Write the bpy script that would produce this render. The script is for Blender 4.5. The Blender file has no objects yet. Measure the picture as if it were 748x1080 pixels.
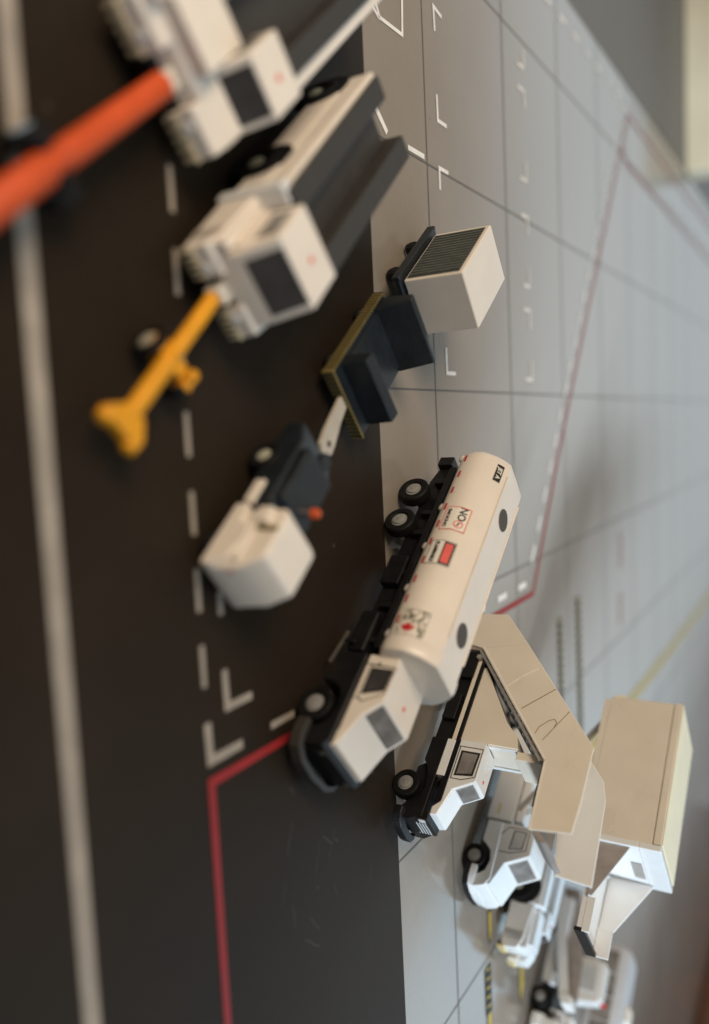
import bpy, bmesh, math, random
from mathutils import Vector, Matrix
random.seed(4)
S = bpy.context.scene
C = S.collection
S.unit_settings.system = 'METRIC'
S.unit_settings.scale_length = 0.019        # one unit = one printed tile of the mat, about 19 mm

# ------------------------------------------------------------------ materials
def mat(name, col, rough=0.4, spec=0.5, metal=0.0, var=0.06, vscale=14.0, bump=0.0, bscale=90.0,
        coat=0.0, rvar=0.12, sss=0.0, specks=0.0, speck_col=(0.5, 0.48, 0.45), emis=None):
    m = bpy.data.materials.new(name); m.use_nodes = True
    nt = m.node_tree; N = nt.nodes; L = nt.links
    b = N['Principled BSDF']
    tc = N.new('ShaderNodeTexCoord')
    no = N.new('ShaderNodeTexNoise'); no.inputs['Scale'].default_value = vscale; no.inputs['Detail'].default_value = 5
    L.new(tc.outputs['Object'], no.inputs['Vector'])
    mr = N.new('ShaderNodeMapRange'); L.new(no.outputs['Fac'], mr.inputs[0])
    mr.inputs[1].default_value = 0.3; mr.inputs[2].default_value = 0.7
    mr.inputs[3].default_value = 1 - var; mr.inputs[4].default_value = 1 + var
    mu = N.new('ShaderNodeMix'); mu.data_type = 'RGBA'; mu.blend_type = 'MULTIPLY'; mu.inputs[0].default_value = 1
    mu.inputs[6].default_value = (*col, 1); L.new(mr.outputs[0], mu.inputs[7])
    out = mu.outputs[2]
    if specks > 0:
        sp = N.new('ShaderNodeTexNoise'); sp.inputs['Scale'].default_value = 75; sp.inputs['Detail'].default_value = 2
        L.new(tc.outputs['Object'], sp.inputs['Vector'])
        cr = N.new('ShaderNodeMapRange'); L.new(sp.outputs['Fac'], cr.inputs[0])
        cr.inputs[1].default_value = 0.74; cr.inputs[2].default_value = 0.80
        cr.inputs[3].default_value = 0.0; cr.inputs[4].default_value = specks
        m2 = N.new('ShaderNodeMix'); m2.data_type = 'RGBA'
        L.new(cr.outputs[0], m2.inputs[0]); L.new(out, m2.inputs[6]); m2.inputs[7].default_value = (*speck_col, 1)
        out = m2.outputs[2]
    L.new(out, b.inputs['Base Color'])
    rr = N.new('ShaderNodeMapRange'); L.new(no.outputs['Fac'], rr.inputs[0])
    rr.inputs[1].default_value = 0.3; rr.inputs[2].default_value = 0.7
    rr.inputs[3].default_value = max(0.03, rough - rvar * rough); rr.inputs[4].default_value = min(1, rough + rvar * rough)
    L.new(rr.outputs[0], b.inputs['Roughness'])
    b.inputs['Specular IOR Level'].default_value = spec
    b.inputs['Metallic'].default_value = metal
    b.inputs['Coat Weight'].default_value = coat
    if sss > 0:
        b.inputs['Subsurface Weight'].default_value = sss
        b.inputs['Subsurface Radius'].default_value = (0.02, 0.015, 0.01)
        b.inputs['Subsurface Scale'].default_value = 1.0
    if emis:
        b.inputs['Emission Color'].default_value = (*emis[:3], 1); b.inputs['Emission Strength'].default_value = emis[3]
    if bump > 0:
        n2 = N.new('ShaderNodeTexNoise'); n2.inputs['Scale'].default_value = bscale; n2.inputs['Detail'].default_value = 3
        L.new(tc.outputs['Object'], n2.inputs['Vector'])
        bp = N.new('ShaderNodeBump'); bp.inputs['Strength'].default_value = bump; bp.inputs['Distance'].default_value = 0.004
        L.new(n2.outputs['Fac'], bp.inputs['Height']); L.new(bp.outputs[0], b.inputs['Normal'])
    return m

M = {}
M['white'] = mat('white_plastic', (0.76, 0.695, 0.615), 0.36, 0.5, coat=0.15, var=0.03, vscale=9, bump=0.12, bscale=60, specks=0.30)
M['cool_lit_white'] = mat('cool_lit_white_plastic', (0.74, 0.76, 0.77), 0.25, 0.6, coat=0.5, var=0.03, vscale=9, bump=0.10, bscale=60, specks=0.30)  # white plastic with the cool window light put into its colour
M['cream'] = mat('cream_plastic', (0.70, 0.645, 0.55), 0.30, 0.55, coat=0.3, var=0.04, vscale=7, bump=0.1)
M['yellow_cream'] = mat('yellowed_cream_plastic', (0.80, 0.74, 0.52), 0.42, 0.45, var=0.04, vscale=7, bump=0.1, specks=0.4, speck_col=(0.9, 0.85, 0.75))
M['black'] = mat('black_plastic', (0.007, 0.007, 0.008), 0.42, 0.35, var=0.2, bump=0.25, bscale=70, specks=0.25, speck_col=(0.16, 0.16, 0.16))
M['deck'] = mat('charcoal_deck_plastic', (0.034, 0.031, 0.028), 0.55, 0.45, var=0.12, bump=0.2, bscale=60, specks=0.2, speck_col=(0.15, 0.14, 0.13))
M['blueblack'] = mat('blue_black_plastic', (0.008, 0.012, 0.016), 0.45, 0.5, var=0.2, bump=0.25, specks=0.35, speck_col=(0.14, 0.15, 0.16))
M['rubber'] = mat('black_rubber', (0.006, 0.006, 0.0065), 0.6, 0.2, var=0.2, bump=0.2)
M['hub'] = mat('grey_hub_paint', (0.25, 0.25, 0.245), 0.45, 0.5, var=0.12, vscale=40)
M['palehub'] = mat('pale_hub_paint', (0.36, 0.36, 0.29), 0.45, 0.5, var=0.1)
M['bluehub'] = mat('blue_grey_hub_paint', (0.28, 0.42, 0.60), 0.3, 0.5, var=0.1)
M['glass'] = mat('grey_window_print', (0.20, 0.19, 0.18), 0.22, 0.6, var=0.45, vscale=9, rvar=0.3)
M['darkglass'] = mat('dark_window_print', (0.050, 0.047, 0.048), 0.25, 0.6, var=0.3, vscale=8)
M['paleglass'] = mat('pale_window_print', (0.52, 0.54, 0.55), 0.2, 0.6, var=0.15, vscale=10)
M['ink'] = mat('black_ink', (0.02, 0.018, 0.018), 0.5, 0.4, var=0.1)
M['greyink'] = mat('grey_ink', (0.25, 0.24, 0.23), 0.5, 0.4, var=0.1)
M['greenink'] = mat('olive_script_ink', (0.10, 0.11, 0.07), 0.5, 0.4, var=0.2)
M['redink'] = mat('red_ink', (0.50, 0.020, 0.022), 0.5, 0.4, var=0.1)
M['palered'] = mat('pale_red_ink', (0.72, 0.12, 0.10), 0.5, 0.4, var=0.1)
M['label'] = mat('white_label', (0.80, 0.77, 0.70), 0.5, 0.4, var=0.03)
M['orange'] = mat('orange_plastic', (0.75, 0.11, 0.02), 0.35, 0.5, var=0.1)
M['shaded_white'] = mat('shaded_white_plastic', (0.46, 0.42, 0.36), 0.45, 0.45, var=0.08)  # white hitch plastic, darkened: its shade is put into the colour
M['palecream'] = mat('pale_cream_teeth', (0.50, 0.43, 0.29), 0.5, 0.4, var=0.1)
M['beacon'] = mat('beacon_orange', (0.55, 0.085, 0.02), 0.3, 0.5, var=0.1)
M['redbar'] = mat('red_orange_plastic', (0.56, 0.070, 0.010), 0.5, 0.5, var=0.08, bump=0.15)
M['yellowbar'] = mat('amber_yellow_plastic', (0.72, 0.31, 0.006), 0.5, 0.5, var=0.08, bump=0.15)
M['hazyellow'] = mat('hazard_yellow', (0.42, 0.31, 0.05), 0.5, 0.4, var=0.15)
M['hazdull'] = mat('dull_hazard_yellow', (0.19, 0.145, 0.045), 0.5, 0.4, var=0.2)
M['hazbright'] = mat('bright_hazard_yellow', (0.66, 0.55, 0.28), 0.5, 0.4, var=0.1)
M['louvre'] = mat('green_grey_louvre', (0.035, 0.042, 0.040), 0.5, 0.4, var=0.25, vscale=30)
M['slat'] = mat('louvre_slat_grey', (0.15, 0.16, 0.145), 0.5, 0.4, var=0.2, vscale=30)
M['belt'] = mat('brown_grey_belt', (0.30, 0.27, 0.25), 0.6, 0.3, var=0.12, bump=0.3)
M['steel'] = mat('dull_steel', (0.45, 0.43, 0.40), 0.35, 0.5, metal=0.6, var=0.15)
M['hatch'] = mat('dark_hatch_print', (0.075, 0.066, 0.055), 0.6, 0.3, var=0.15, vscale=60, bump=0.3, bscale=140)
M['bus'] = mat('pale_grey_bus_paint', (0.55, 0.58, 0.62), 0.35, 0.5, var=0.04)
M['wood'] = mat('orange_brown_wood', (0.24, 0.085, 0.035), 0.45, 0.4, var=0.3, vscale=2)
M['creamboard'] = mat('pale_cream_paint', (0.84, 0.78, 0.60), 0.6, 0.3, var=0.05, vscale=1.5)
M['mk_white'] = mat('printed_white_line', (0.84, 0.80, 0.76), 0.45, 0.35, var=0.10, vscale=10)
M['mk_dim'] = mat('printed_dim_white_line', (0.33, 0.29, 0.245), 0.5, 0.3, var=0.14, vscale=9)
M['mk_red'] = mat('printed_red_line', (0.29, 0.020, 0.021), 0.5, 0.3, var=0.12, vscale=9)
M['mk_redfaint'] = mat('printed_faint_red_line', (0.40, 0.20, 0.19), 0.5, 0.3, var=0.10, vscale=5)
M['mk_yellow'] = mat('printed_yellow_line', (0.55, 0.42, 0.10), 0.5, 0.3, var=0.10, vscale=8)
M['mk_dark'] = mat('printed_dark_line', (0.010, 0.009, 0.006), 0.5, 0.3, var=0.10, vscale=8)
M['scuff'] = mat('pale_scuff', (0.05, 0.045, 0.04), 0.5, 0.4, var=0.4, vscale=30)
M['joint'] = mat('printed_tile_joint', (0.11, 0.10, 0.09), 0.5, 0.3, var=0.10, vscale=8)

def ground_mat(name, c1, c2, rough, spec, big=1.2, scr=0.0, bumpv=0.02):
    m = bpy.data.materials.new(name); m.use_nodes = True
    nt = m.node_tree; N = nt.nodes; L = nt.links; b = N['Principled BSDF']
    tc = N.new('ShaderNodeTexCoord')
    n1 = N.new('ShaderNodeTexNoise'); n1.inputs['Scale'].default_value = big; n1.inputs['Detail'].default_value = 6; n1.inputs['Roughness'].default_value = 0.6
    L.new(tc.outputs['Object'], n1.inputs['Vector'])
    n2 = N.new('ShaderNodeTexNoise'); n2.inputs['Scale'].default_value = 45; n2.inputs['Detail'].default_value = 4
    L.new(tc.outputs['Object'], n2.inputs['Vector'])
    add = N.new('ShaderNodeMath'); add.operation = 'MULTIPLY_ADD'; L.new(n2.outputs['Fac'], add.inputs[0]); add.inputs[1].default_value = 0.35
    L.new(n1.outputs['Fac'], add.inputs[2])
    mr = N.new('ShaderNodeMapRange'); L.new(add.outputs[0], mr.inputs[0]); mr.inputs[1].default_value = 0.45; mr.inputs[2].default_value = 0.9
    mx = N.new('ShaderNodeMix'); mx.data_type = 'RGBA'; L.new(mr.outputs[0], mx.inputs[0])
    mx.inputs[6].default_value = (*c1, 1); mx.inputs[7].default_value = (*c2, 1)
    out = mx.outputs[2]
    # small dark and pale dust specks
    vo = N.new('ShaderNodeTexVoronoi'); vo.inputs['Scale'].default_value = 5.0; L.new(tc.outputs['Object'], vo.inputs['Vector'])
    cr = N.new('ShaderNodeMapRange'); L.new(vo.outputs['Distance'], cr.inputs[0]); cr.inputs[1].default_value = 0.02; cr.inputs[2].default_value = 0.05
    cr.inputs[3].default_value = 0.45; cr.inputs[4].default_value = 0.0
    wn = N.new('ShaderNodeSeparateColor'); L.new(vo.outputs['Color'], wn.inputs[0])
    gt = N.new('ShaderNodeMath'); gt.operation = 'GREATER_THAN'; gt.inputs[1].default_value = 0.72; L.new(wn.outputs[0], gt.inputs[0])
    ml = N.new('ShaderNodeMath'); ml.operation = 'MULTIPLY'; L.new(cr.outputs[0], ml.inputs[0]); L.new(gt.outputs[0], ml.inputs[1])
    m3 = N.new('ShaderNodeMix'); m3.data_type = 'RGBA'; L.new(ml.outputs[0], m3.inputs[0]); L.new(out, m3.inputs[6]); m3.inputs[7].default_value = (0.12, 0.10, 0.08, 1)
    L.new(m3.outputs[2], b.inputs['Base Color'])
    rr = N.new('ShaderNodeMapRange'); L.new(n1.outputs['Fac'], rr.inputs[0]); rr.inputs[1].default_value = 0.3; rr.inputs[2].default_value = 0.7
    rr.inputs[3].default_value = rough * 0.88; rr.inputs[4].default_value = rough * 1.12
    L.new(rr.outputs[0], b.inputs['Roughness']); b.inputs['Specular IOR Level'].default_value = spec
    bp = N.new('ShaderNodeBump'); bp.inputs['Strength'].default_value = bumpv; bp.inputs['Distance'].default_value = 0.01
    L.new(n2.outputs['Fac'], bp.inputs['Height']); L.new(bp.outputs[0], b.inputs['Normal'])
    return m
M['concrete'] = ground_mat('printed_concrete', (0.255, 0.220, 0.182), (0.290, 0.253, 0.212), 0.125, 0.5)
M['asphalt'] = ground_mat('printed_asphalt', (0.017, 0.0120, 0.008), (0.027, 0.0195, 0.0132), 0.46, 0.10)
M['table'] = ground_mat('grey_tabletop_surface', (0.17, 0.16, 0.145), (0.20, 0.19, 0.17), 0.5, 0.4, big=0.5)

# ------------------------------------------------------------------ geometry helpers
class MB:
    def __init__(s): s.bm = bmesh.new(); s.bm_mats = []; s.mi = 0
    def face(s, vs):
        try:
            f = s.bm.faces.new(vs); f.material_index = s.mi; return f
        except ValueError: return None
    def loft(s, secs, cap=True, close=False):
        rings = [[s.bm.verts.new(p) for p in sec] for sec in secs]
        n = len(rings[0])
        for a, b in zip(rings[:-1], rings[1:]):
            for i in range(n): s.face([a[i], a[(i + 1) % n], b[(i + 1) % n], b[i]])
        if close:
            a, b = rings[-1], rings[0]
            for i in range(n): s.face([a[i], a[(i + 1) % n], b[(i + 1) % n], b[i]])
        elif cap:
            s.face(rings[0][::-1]); s.face(rings[-1])
        return s
    def box(s, x0, x1, y0, y1, z0, z1):
        return s.loft([[(x0, y0, z0), (x0, y1, z0), (x0, y1, z1), (x0, y0, z1)], [(x1, y0, z0), (x1, y1, z0), (x1, y1, z1), (x1, y0, z1)]])
    def prism(s, prof, y0, y1, inset=None):
        """profile in x,z swept along y"""
        return s.loft([[(x, y0, z) for x, z in prof], [(x, y1, z) for x, z in prof]])
    def cyl(s, p, axis, r, h, n=40, r2=None):
        """cylinder centred on p along axis"""
        r2 = r if r2 is None else r2
        ax = Vector(axis).normalized(); u = ax.orthogonal().normalized(); v = ax.cross(u); p = Vector(p)
        secs = []
        for t, rr in ((-0.5, r), (0.5, r2)):
            secs.append([tuple(p + ax * h * t + u * rr * math.cos(2 * math.pi * k / n) + v * rr * math.sin(2 * math.pi * k / n)) for k in range(n)])
        return s.loft(secs)
    def lathe(s, p, axis, prof, n=48):
        """profile of (radius, offset along axis) pairs"""
        ax = Vector(axis).normalized(); u = ax.orthogonal().normalized(); v = ax.cross(u); p = Vector(p)
        return s.loft([[tuple(p + ax * o + u * r * math.cos(2 * math.pi * k / n) + v * r * math.sin(2 * math.pi * k / n)) for k in range(n)] for r, o in prof])
    def tube(s, pts, r, n=12):
        pts = [Vector(p) for p in pts]
        for a, b in zip(pts[:-1], pts[1:]): s.cyl((a + b) / 2, b - a, r, (b - a).length, n)
        return s
    def bar(s, a, b, w, h):
        """box bar from a to b, w wide sideways, h tall"""
        a = Vector(a); b = Vector(b); d = (b - a).normalized(); side = Vector((0, 0, 1)).cross(d).normalized(); up = d.cross(side)
        q = lambda p: [tuple(p + side * w / 2 * i + up * h / 2 * j) for i, j in ((-1, -1), (1, -1), (1, 1), (-1, 1))]
        return s.loft([q(a), q(b)])
    def plate(s, pts, t, off=0.0):
        """thin slab on a planar polygon, grown along its normal"""
        P = [Vector(p) for p in pts]; n = (P[1] - P[0]).cross(P[2] - P[0]).normalized()
        return s.loft([[tuple(p + n * off) for p in P], [tuple(p + n * (off + t)) for p in P]])
    def obj(s, name, m, parent=None, bevel=0.0, smooth=True, label=None, seg=2):
        bmesh.ops.recalc_face_normals(s.bm, faces=s.bm.faces[:])
        me = bpy.data.meshes.new(name); s.bm.to_mesh(me); s.bm.free()
        for x in (m if isinstance(m, (list, tuple)) else [m]): me.materials.append(x)
        if smooth:
            for p in me.polygons: p.use_smooth = True
            me.set_sharp_from_angle(angle=math.radians(32))
        o = bpy.data.objects.new(name, me); C.objects.link(o)
        if parent: o.parent = parent
        if bevel:
            b = o.modifiers.new('bevel', 'BEVEL'); b.width = bevel; b.segments = seg; b.limit_method = 'ANGLE'; b.angle_limit = math.radians(32)
            b.harden_normals = True
        if label: o['label'] = label
        return o

def lerp(a, b, t): return tuple(a[i] + (b[i] - a[i]) * t for i in range(3))
def quad_at(Q, u0, u1, v0, v1):
    """sub-quad of Q=(bottom near, bottom far, top far, top near)"""
    f = lambda u, v: lerp(lerp(Q[0], Q[1], u), lerp(Q[3], Q[2], u), v)
    return [f(u0, v0), f(u1, v0), f(u1, v1), f(u0, v1)]

def thing(name, label, cat, x, y, a, z=0.0, group=None):
    o = bpy.data.objects.new(name, None); C.objects.link(o); o.location = (x, y, z); o.rotation_euler = (0, 0, a)
    o.empty_display_size = 0.1
    o['label'] = label; o['category'] = cat
    if group: o['group'] = group
    return o

def text_polys(txt, size, bold=0.0, sx=1.0):
    cu = bpy.data.curves.new('t', 'FONT'); cu.body = txt; cu.size = size; cu.align_x = 'CENTER'; cu.align_y = 'CENTER'
    cu.offset = bold; cu.resolution_u = 3
    ob = bpy.data.objects.new('t', cu); me = bpy.data.meshes.new_from_object(ob)
    vs = [(v.co.x * sx, v.co.y) for v in me.vertices]; fs = [tuple(p.vertices) for p in me.polygons]
    bpy.data.meshes.remove(me); bpy.data.objects.remove(ob); bpy.data.curves.remove(cu)
    return vs, fs

def wheel(parent, x, y, z, r, w=0.045, hub='hub', hubr=0.42, side=-1):
    """tyre with a disc hub; side -1: outer face towards -y"""
    d = side
    prof = [(r * 0.55, -w / 2), (r * 0.90, -w / 2), (r * 0.985, -w * 0.36), (r, -w * 0.1), (r, w * 0.1), (r * 0.985, w * 0.36), (r * 0.90, w / 2), (r * 0.62, w / 2), (r * 0.55, w * 0.36)]
    t = MB().lathe((0, 0, 0), (0, d, 0), prof).obj('wheel', M['rubber'], parent, 0, True)
    t.location = (x, y + (-d) * w / 2, z)
    MB().lathe((0, 0, 0), (0, d, 0), [(r * hubr * 1.25, w * 0.30), (r * hubr * 1.25, w * 0.40), (r * hubr, w * 0.42), (r * hubr, w * 0.52), (r * hubr * 0.85, w * 0.56), (r * 0.10, w * 0.56), (r * 0.08, w * 0.62)], 32).obj('hub', M[hub], t)
    return t

# ------------------------------------------------------------------ the setting
def strip(pts, w, z, m, name='line_marking', closed=False, parent=None):
    b = MB(); add_strip(b, pts, w, z)
    o = b.obj(name, m, parent, 0, False); o['kind'] = 'structure'; return o
def add_strip(b, pts, w, z):
    n = len(pts); L = []; R = []
    for i, p in enumerate(pts):
        p = Vector(p)
        d1 = (p - Vector(pts[i - 1])).normalized() if i > 0 else None
        d2 = (Vector(pts[i + 1]) - p).normalized() if i < n - 1 else None
        if d1 is None: d1 = d2
        if d2 is None: d2 = d1
        nn = Vector((-(d1.y + d2.y), d1.x + d2.x)).normalized(); k = 1 / max(0.4, nn.dot(Vector((-d1.y, d1.x))))
        L.append(p + nn * w / 2 * k); R.append(p - nn * w / 2 * k)
    for i in range(n - 1):
        b.face([b.bm.verts.new((*q, z)) for q in (R[i], R[i + 1], L[i + 1], L[i])])

table = MB().box(-40, 60, -12, 60, -0.6, -0.075).obj('tabletop', M['table']); table['kind'] = 'structure'
apron = MB().box(-2.60, 30, -6, 40, -0.06, 0.0).obj('concrete_apron', M['concrete'], None, 0, False); apron['kind'] = 'structure'
asph = MB(); asph.face([asph.bm.verts.new(p) for p in ((-2.60, -6, 0.0012), (30, -6, 0.0012), (30, -0.543, 0.0012), (-2.60, -0.543, 0.0012))])
asph = asph.obj('asphalt_runway', M['asphalt'], None, 0, False); asph['kind'] = 'structure'
jb = MB()
for k in range(-2, 12): add_strip(jb, [(k, -0.543), (k, 24)], 0.0085, 0.0012)
for k in range(0, 16): add_strip(jb, [(-2.6, k), (20, k)], 0.0085, 0.0016)
o = jb.obj('tile_joints', M['joint'], apron, 0, False); o['kind'] = 'structure'

Z1 = 0.0026
strip([(-2.6, -2.172), (8, -2.172)], 0.053, Z1, M['mk_dim'], 'edge_line', parent=asph)
db = MB()
for k in range(-9, 7):
    x = -0.588 + 0.2262 * k
    if x + 0.127 < 1.0: add_strip(db, [(x, -1.678), (x + 0.127, -1.678)], 0.020, Z1)
db.obj('dashed_line', M['mk_dim'], asph, 0, False)['kind'] = 'structure'
strip([(1.005, -1.676), (1.122, -1.672), (1.122, -1.52)], 0.030, Z1, M['mk_dim'], 'corner_mark', parent=asph)
strip([(0.868, -1.584), (0.985, -1.582), (0.985, -1.46)], 0.026, Z1, M['mk_dim'], 'corner_mark', parent=asph)
strip([(0.625, -1.584), (0.70, -1.584)], 0.024, Z1, M['mk_dim'], 'corner_mark', parent=asph)
strip([(1.117, -1.372), (1.117, -1.24)], 0.024, Z1, M['mk_dim'], 'dash_mark', parent=asph)
strip([(1.117, -1.10), (1.117, -0.97)], 0.024, Z1, M['mk_dim'], 'dash_mark', parent=asph)
strip([(9, -1.672), (1.187, -1.676), (1.187, -0.55)], 0.030, Z1 + 0.001, M['mk_red'], 'red_zone_line', parent=asph)
strip([(1.187, -0.54), (1.195, 1.272), (0.45, 1.80), (-0.30, 2.38), (-1.2, 3.10), (-2.385, 4.03)], 0.032, Z1, M['mk_red'], 'red_zone_line', parent=apron)
strip([(-2.385, 4.03), (-2.355, 6), (-2.33, 12)], 0.035, Z1 + 0.001, M['mk_redfaint'], 'red_zone_line', parent=apron)
strip([(-2.08, 3.79), (-1.97, 3.9), (-1.90, 8.9), (-1.90, 14)], 0.035, Z1 + 0.002, M['mk_redfaint'], 'red_zone_line', parent=apron)
db = MB()
for k in range(12):
    y = 1.15 - 0.325 * k
    if y > -0.4: add_strip(db, [(1.115, y), (1.115, y - 0.13)], 0.035, Z1)
P0 = Vector((1.00, 1.26)); P1 = Vector((-2.49, 3.92)); d = (P1 - P0); n = 21
for k in range(n):
    a = P0 + d * (k / n); b_ = P0 + d * ((k + 0.55) / n); add_strip(db, [a, b_], 0.034, Z1)
for k in range(18):
    y = 1.76 + 0.305 * k
    if y < 4: add_strip(db, [(-2.43, y), (-2.43, y + 0.15)], 0.035, Z1)
db.obj('dashed_zone_line', M['mk_white'], apron, 0, False)['kind'] = 'structure'
strip([(-2.50, 4.1), (-2.43, 12)], 0.02, Z1, M['mk_dim'], 'edge_line', parent=apron)
w = 0.018
for L_ in ([(-1.70, .21), (-1.715, .122), (-1.61, .128)], [(-1.335, .125), (-1.222, .128), (-1.222, .225)], [(-1.012, .225), (-1.012, .126), (-0.915, .126)], [(-0.20, .129), (-0.082, .131), (-0.082, .232)],
           [(-0.68, .126), (-0.57, .126), (-0.57, .225)], [(-0.46, .225), (-0.46, .126), (-0.35, .126)]):
    strip(L_, w, Z1, M['mk_white'], 'corner_mark', parent=apron)
for L_ in ([(-1.955, 1.34), (-1.854, 1.34), (-1.854, 1.24)], [(-1.728, 1.235), (-1.728, 1.34), (-1.632, 1.345)], [(-1.33, 1.345), (-1.228, 1.345), (-1.228, 1.238)], [(-1.022, 1.238), (-1.022, 1.348), (-0.925, 1.348)],
           [(-0.734, 1.348), (-0.626, 1.348), (-0.626, 1.25)], [(-0.488, 1.24), (-0.488, 1.348), (-0.383, 1.348)], [(-0.20, 1.355), (-0.085, 1.355), (-0.085, 1.24)]):
    strip(L_, w * 1.15, Z1, M['mk_white'], 'corner_mark', parent=apron)
strip([(-1.55, -0.45), (-1.466, -0.398), (-1.472, -0.201), (-1.70, -0.186)], 0.016, Z1, M['mk_white'], 'corner_mark', parent=apron)
strip([(-1.52, -0.52), (-1.46, -0.40)], 0.016, Z1, M['mk_white'], 'corner_mark', parent=apron)
strip([(-1.11, -0.50), (-1.10, -0.46), (-1.03, -0.375)], 0.026, Z1, M['mk_white'], 'corner_mark', parent=apron)
strip([(-1.022, -0.19), (-1.022, -0.03)], 0.022, Z1, M['mk_white'], 'corner_mark', parent=apron)
strip([(1.12, 3.56), (1.42, 3.54)], 0.06, Z1, M['mk_redfaint'], 'faint_mark', parent=apron)
strip([(1.62, 3.52), (1.90, 3.50)], 0.05, Z1, M['mk_redfaint'], 'faint_mark', parent=apron)
strip([(2.72, 20), (2.70, 6), (2.665, 4.0), (2.62, 3.0), (2.58, 1.6)], 0.085, Z1, M['mk_yellow'], 'taxi_line', parent=apron)

rs = random.Random(9)
for k in range(16):
    x = rs.uniform(1.35, 1.95); y = rs.uniform(-1.35, -.75); a_ = rs.uniform(-.5, .9); l_ = rs.uniform(.03, .12)
    pts_ = [(x + l_ * t / 5 * math.cos(a_) + rs.uniform(-.004, .004), y + l_ * t / 5 * math.sin(a_) + rs.uniform(-.004, .004)) for t in range(6)]
    strip(pts_, rs.uniform(.002, .004), Z1 - .0006, M['scuff'], 'scratch', parent=asph)
def hatch_bar(x0, x1, y0, wd, a=0.0):
    """dark printed bar filled with slanted yellow strokes"""
    b = MB(); b.face([b.bm.verts.new(p) for p in ((x0, y0 - wd / 2, Z1), (x1, y0 - wd / 2, Z1), (x1, y0 + wd / 2, Z1), (x0, y0 + wd / 2, Z1))])
    o1 = b.obj('sign_panel', M['mk_dark'], apron, 0, False); o1['kind'] = 'structure'
    b = MB(); n = int((x1 - x0) / (wd * 0.55)); s = (x1 - x0) / n; h = wd * 0.30
    for i in range(n):
        x = x0 + s * (i + 0.12); k = s * 0.24
        b.face([b.bm.verts.new(p) for p in ((x, y0 - h, Z1 + .0012), (x + k, y0 - h, Z1 + .0012), (x + k * 1.8, y0 + h, Z1 + .0012), (x + k * .8, y0 + h, Z1 + .0012))])
    b.obj('hatching', M['mk_yellow'], o1, 0, False)['kind'] = 'structure'
hatch_bar(1.47, 2.45, 1.795, 0.095)
hatch_bar(1.41, 2.40, 2.23, 0.105)
# lettered sign panels near the parked trucks
hatch_bar(3.04, 3.30, 0.38, 0.085)
def arrow(x0, x1, y, wd):
    for g_, m_, z_ in ((0.012, 'mk_dark', Z1), (0.0, 'mk_yellow', Z1 + .0012)):
        b = MB(); h = wd / 2 + g_
        b.face([b.bm.verts.new(p) for p in ((x0 - g_, y - h * .8, z_), (x0 - g_, y + h * .8, z_), (x1 - wd * 1.1, y + h, z_), (x1 + g_ * 1.5, y - h * .6, z_), (x1 - wd * 1.1, y - h, z_))])
        b.obj('arrow_mark', M[m_], apron, 0, False)['kind'] = 'structure'
arrow(2.76, 2.92, 0.43, 0.045)
arrow(3.33, 3.56, 0.885, 0.07)
arrow(3.31, 3.60, 0.385, 0.06)

# things beyond the mat
o = MB().box(-14, -2.72, 7.45, 7.9, -0.075, 0.55).obj('board', M['creamboard'], None, 0.03)
o['label'] = 'pale cream board standing beyond the mat corner, at the far right edge of the photo'; o['category'] = 'board'
o = MB().box(8.15, 14, 6.9, 14, 0.0, 1.0).obj('wooden_block', M['wood'], None, 0.05)
o['label'] = 'orange brown wooden block at the far lower right corner of the photo'; o['category'] = 'block'

# ------------------------------------------------------------------ shared truck cab
def truck_front(root, y0, y1, zb, zr, xr, xw0, xw1, zw, xh, zh, zlow, white, glassm, chw, wheels=True, hubz=0.062, stripe=False, lowx=0.125, bumper='black', bw=None, frame='greyink', fw=(.10, .10)):
    """white cab shell: rear xr, roof to xw0, windscreen down to (xw1,zw), bonnet to (xh,zh)"""
    prof = [(xr, zb), (xr, zr - .004), (xr + .012, zr), (xw0 - .006, zr), (xw0, zr - .004), (xw1, zw), (xh, zh), (xh + .006, zlow), (xh - 0.03, zlow), (xh - .06, zb)]
    cab = MB().prism(prof, y0, y1).obj('cab', M[white], root, 0.0055, seg=3)
    e = 0.0035
    for t_, u0, v0, mm, nm in ((e, fw[0], fw[1], frame, 'window_frame'), (e * 1.35, fw[0] + .022, fw[1] + .035, glassm, 'windscreen')):
        Q = [(xw1, y0, zw), (xw1, y1, zw), (xw0, y1, zr - .004), (xw0, y0, zr - .004)]
        MB().plate(quad_at(Q, u0, 1 - u0, v0, 1 - v0), t_, -0.001).obj(nm, M[mm], cab, 0.0015)
    return cab

def side_window(cab, y, pts, m, frame='ink', grow=0.009, d=-1):
    cx = sum(p[0] for p in pts) / 4; cz = sum(p[1] for p in pts) / 4
    def q(g): return [(p[0] + (g if p[0] > cx else -g), y, p[1] + (g if p[1] > cz else -g)) for p in pts]
    def pl(P, t):
        b = MB(); b.loft([[(x, y - d * .002, z) for x, _, z in P], [(x, y + d * t, z) for x, _, z in P]]); return b
    pl(q(grow), .0012).obj('window_frame', M[frame], cab)
    pl(q(0), .0026).obj('side_window', m, cab, .001)

def line_on_side(cab, y, pts, w=.0035, m='ink', name='door_outline', d=-1):
    b = MB()
    for a, c in zip(pts[:-1], pts[1:]):
        A = Vector((a[0], a[1])); Bq = Vector((c[0], c[1])); t = (Bq - A).normalized(); n_ = Vector((-t.y, t.x)) * w / 2; A = A - t * w * .4; Bq = Bq + t * w * .4
        P = [A - n_, Bq - n_, Bq + n_, A + n_]
        b.loft([[(p.x, y - d * .001, p.y) for p in P], [(p.x, y + d * .0014, p.y) for p in P]])
    return b.obj(name, M[m], cab, 0, False)

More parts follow.
